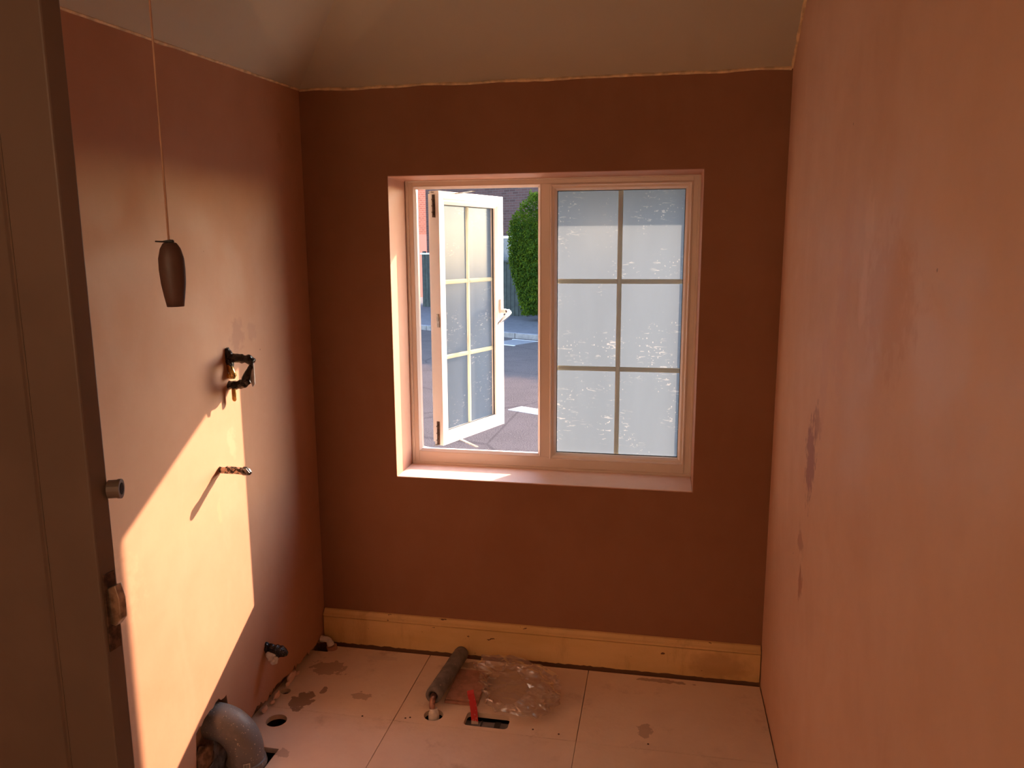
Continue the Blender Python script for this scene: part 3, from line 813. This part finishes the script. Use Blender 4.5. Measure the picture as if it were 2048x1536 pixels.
# hedge: box of leaves leaning in at the foot, at n = 13.5..15.0
rh = random.Random(11)
hd = tag(empty('hedge', MR @ Vector((-6.5, 14.4, GZ+.1))), 'tall green clipped hedge on the far pavement with sunlit top shoots', 'hedge')
HX0, HX1 = -10.35, -3.2
V_ = []; F_ = []
def leafq(p, s):
    a = Vector((rh.gauss(0, 1), rh.gauss(0, 1), rh.gauss(0, 1))).normalized(); b = a.cross(Vector((rh.gauss(0, 1), rh.gauss(0, 1), rh.gauss(0, 1)))).normalized()
    k = len(V_); V_.extend([p-a*s, p-b*s*.6, p+a*s, p+b*s*.6]); F_.append((k, k+1, k+2, k+3))
def inset(z): # foot narrower at the end
    return .55*max(0, 1-(z-GZ)/1.6)
for i in range(88000):
    z = GZ+.25 + 2.9*rh.random(); x = HX0 + (HX1-HX0)*rh.random(); n = 13.6
    face = rh.random()
    bul = .16*noise.noise(Vector((x*1.3, z*1.3, 3))) + .06*noise.noise(Vector((x*5, z*5, 3)))
    if face < .62: n = 13.62 - bul + rh.random()**2*.25
    elif face < .80: x = HX0 + inset(z) + bul + rh.random()**2*.25; n = 13.6+1.3*rh.random()
    else: z = GZ+3.12 + .25*bul*3 + rh.random()*.12; n = 13.6+1.3*rh.random()
    if x < HX0+inset(z)-.05: continue
    if z > GZ+2.35 and x-HX0 < .55*((z-GZ-2.35)/.8)**2: continue
    leafq(MR @ Vector((x, n, z)), .022+.02*rh.random())
for i in range(420):    # upright shoots
    x = HX0 + .5 + (HX1-HX0-.6)*rh.random(); n = 13.6+1.3*rh.random(); h = .12+.32*rh.random()
    lx, ln = rh.gauss(0, .05), rh.gauss(0, .05)
    for k in range(9):
        leafq(MR @ Vector((x+lx*k/9+rh.gauss(0, .02), n+ln*k/9+rh.gauss(0, .02), GZ+3.15+h*k/9)), .03)
me = bpy.data.meshes.new('foliage'); me.from_pydata([v - hd.location for v in V_], [], F_); me.materials.append(M_leaf)
link(bpy.data.objects.new('foliage', me), hd)
bm = bmesh.new(); box(bm, HX0+.75, HX1-.3, 13.95, 14.7, GZ+.2, GZ+2.95, MR)
for i in range(12): tube(bm, [MR @ Vector((HX0+.8+.55*i, 14.2, GZ+.1)), MR @ Vector((HX0+.8+.55*i+.05, 14.2, GZ+.6))], .05, 8)
obj('stems', bm, M_stem, hd)
# fences left of the hedge
def fence(name, x0, x1, n, h, lb, rail=M_fence):
    t = tag(empty(name, MR @ Vector(((x0+x1)/2, n, GZ+.1))), lb, 'fence')
    bm = bmesh.new(); x = x0
    while x < x1-.05:
        box(bm, x, x+.13, n, n+.025, GZ+.1, GZ+.1+h, MR); x += .142
    obj('boards', bm, M_fence, t)
    bm = bmesh.new(); box(bm, x0-.03, x1, n-.04, n+.06, GZ+.1+h, GZ+.15+h, MR); obj('top_rail', bm, rail, t)
    for k in range(int((x1-x0)/1.8)+1):
        bm = bmesh.new(); xx = x0+1.8*k; box(bm, xx, xx+.09, n+.025, n+.115, GZ+.1, GZ+.2+h, MR); obj('post', bm, M_fence, t)
fence('fence', -15.6, -12.9, 15.6, 1.65, 'dark boarded fence with pale rail seen left of the open casement', M_mark)
fence('fence', -12.8, -10.5, 14.6, 1.45, 'dark boarded fence beside the hedge end')
# buildings
def house(name, loc, rz, sx, sy, h, mat, lb, wins, roofh=1.6):
    t = tag(empty(name, loc), lb, 'building')
    M = Matrix.Translation(Vector(loc)) @ Matrix.Rotation(rz, 4, 'Z')
    def add(nm, bm, mm, par=t):
        me = bpy.data.meshes.new(nm); bmesh.ops.recalc_face_normals(bm, faces=bm.faces); bm.to_mesh(me); bm.free(); me.materials.append(mm)
        o = bpy.data.objects.new(nm, me); link(o, par); return o
    bm = bmesh.new(); box(bm, 0, sx, 0, sy, 0, h); add('walls', bm, mat)
    bm = bmesh.new(); a = [bm.verts.new(p) for p in ((-.3, -.3, h), (sx+.3, -.3, h), (sx+.3, sy+.3, h), (-.3, sy+.3, h), (-.3, sy/2, h+roofh), (sx+.3, sy/2, h+roofh))]
    for f in ((0, 1, 2, 3), (0, 1, 5, 4), (2, 3, 4, 5), (0, 4, 3), (1, 2, 5)): bm.faces.new([a[i] for i in f])
    add('roof', bm, M_pave)
    for (x, z, ww, hh) in wins:
        bm = bmesh.new(); ring(bm, x, x+ww, z, z+hh, [(0, -.02), (.07, -.02), (.07, .02), (0, .02)]); fo = add('window', bm, M_upvc)
        bm = bmesh.new(); box(bm, x+.06, x+ww-.06, -.01, 0, z+.06, z+hh-.06); add('pane', bm, M_iron, fo)
    t.rotation_euler[2] = rz
    return t
# local x runs along the wall that faces us
house('brick_house', (-6.4, 22.4, GZ), -.50, 9, 6, 5.2, M_brickp, 'dark brown brick house behind the hedge, in shade', [(3.0, .9, 1.2, 1.4), (5.5, .9, 1.2, 1.4)])
house('brick_house', (-9.6, 21.6, GZ), 1.27, 6, 5, 4.8, M_brickr, 'red brick house with pink rendered lower wall, left of the open casement', [])
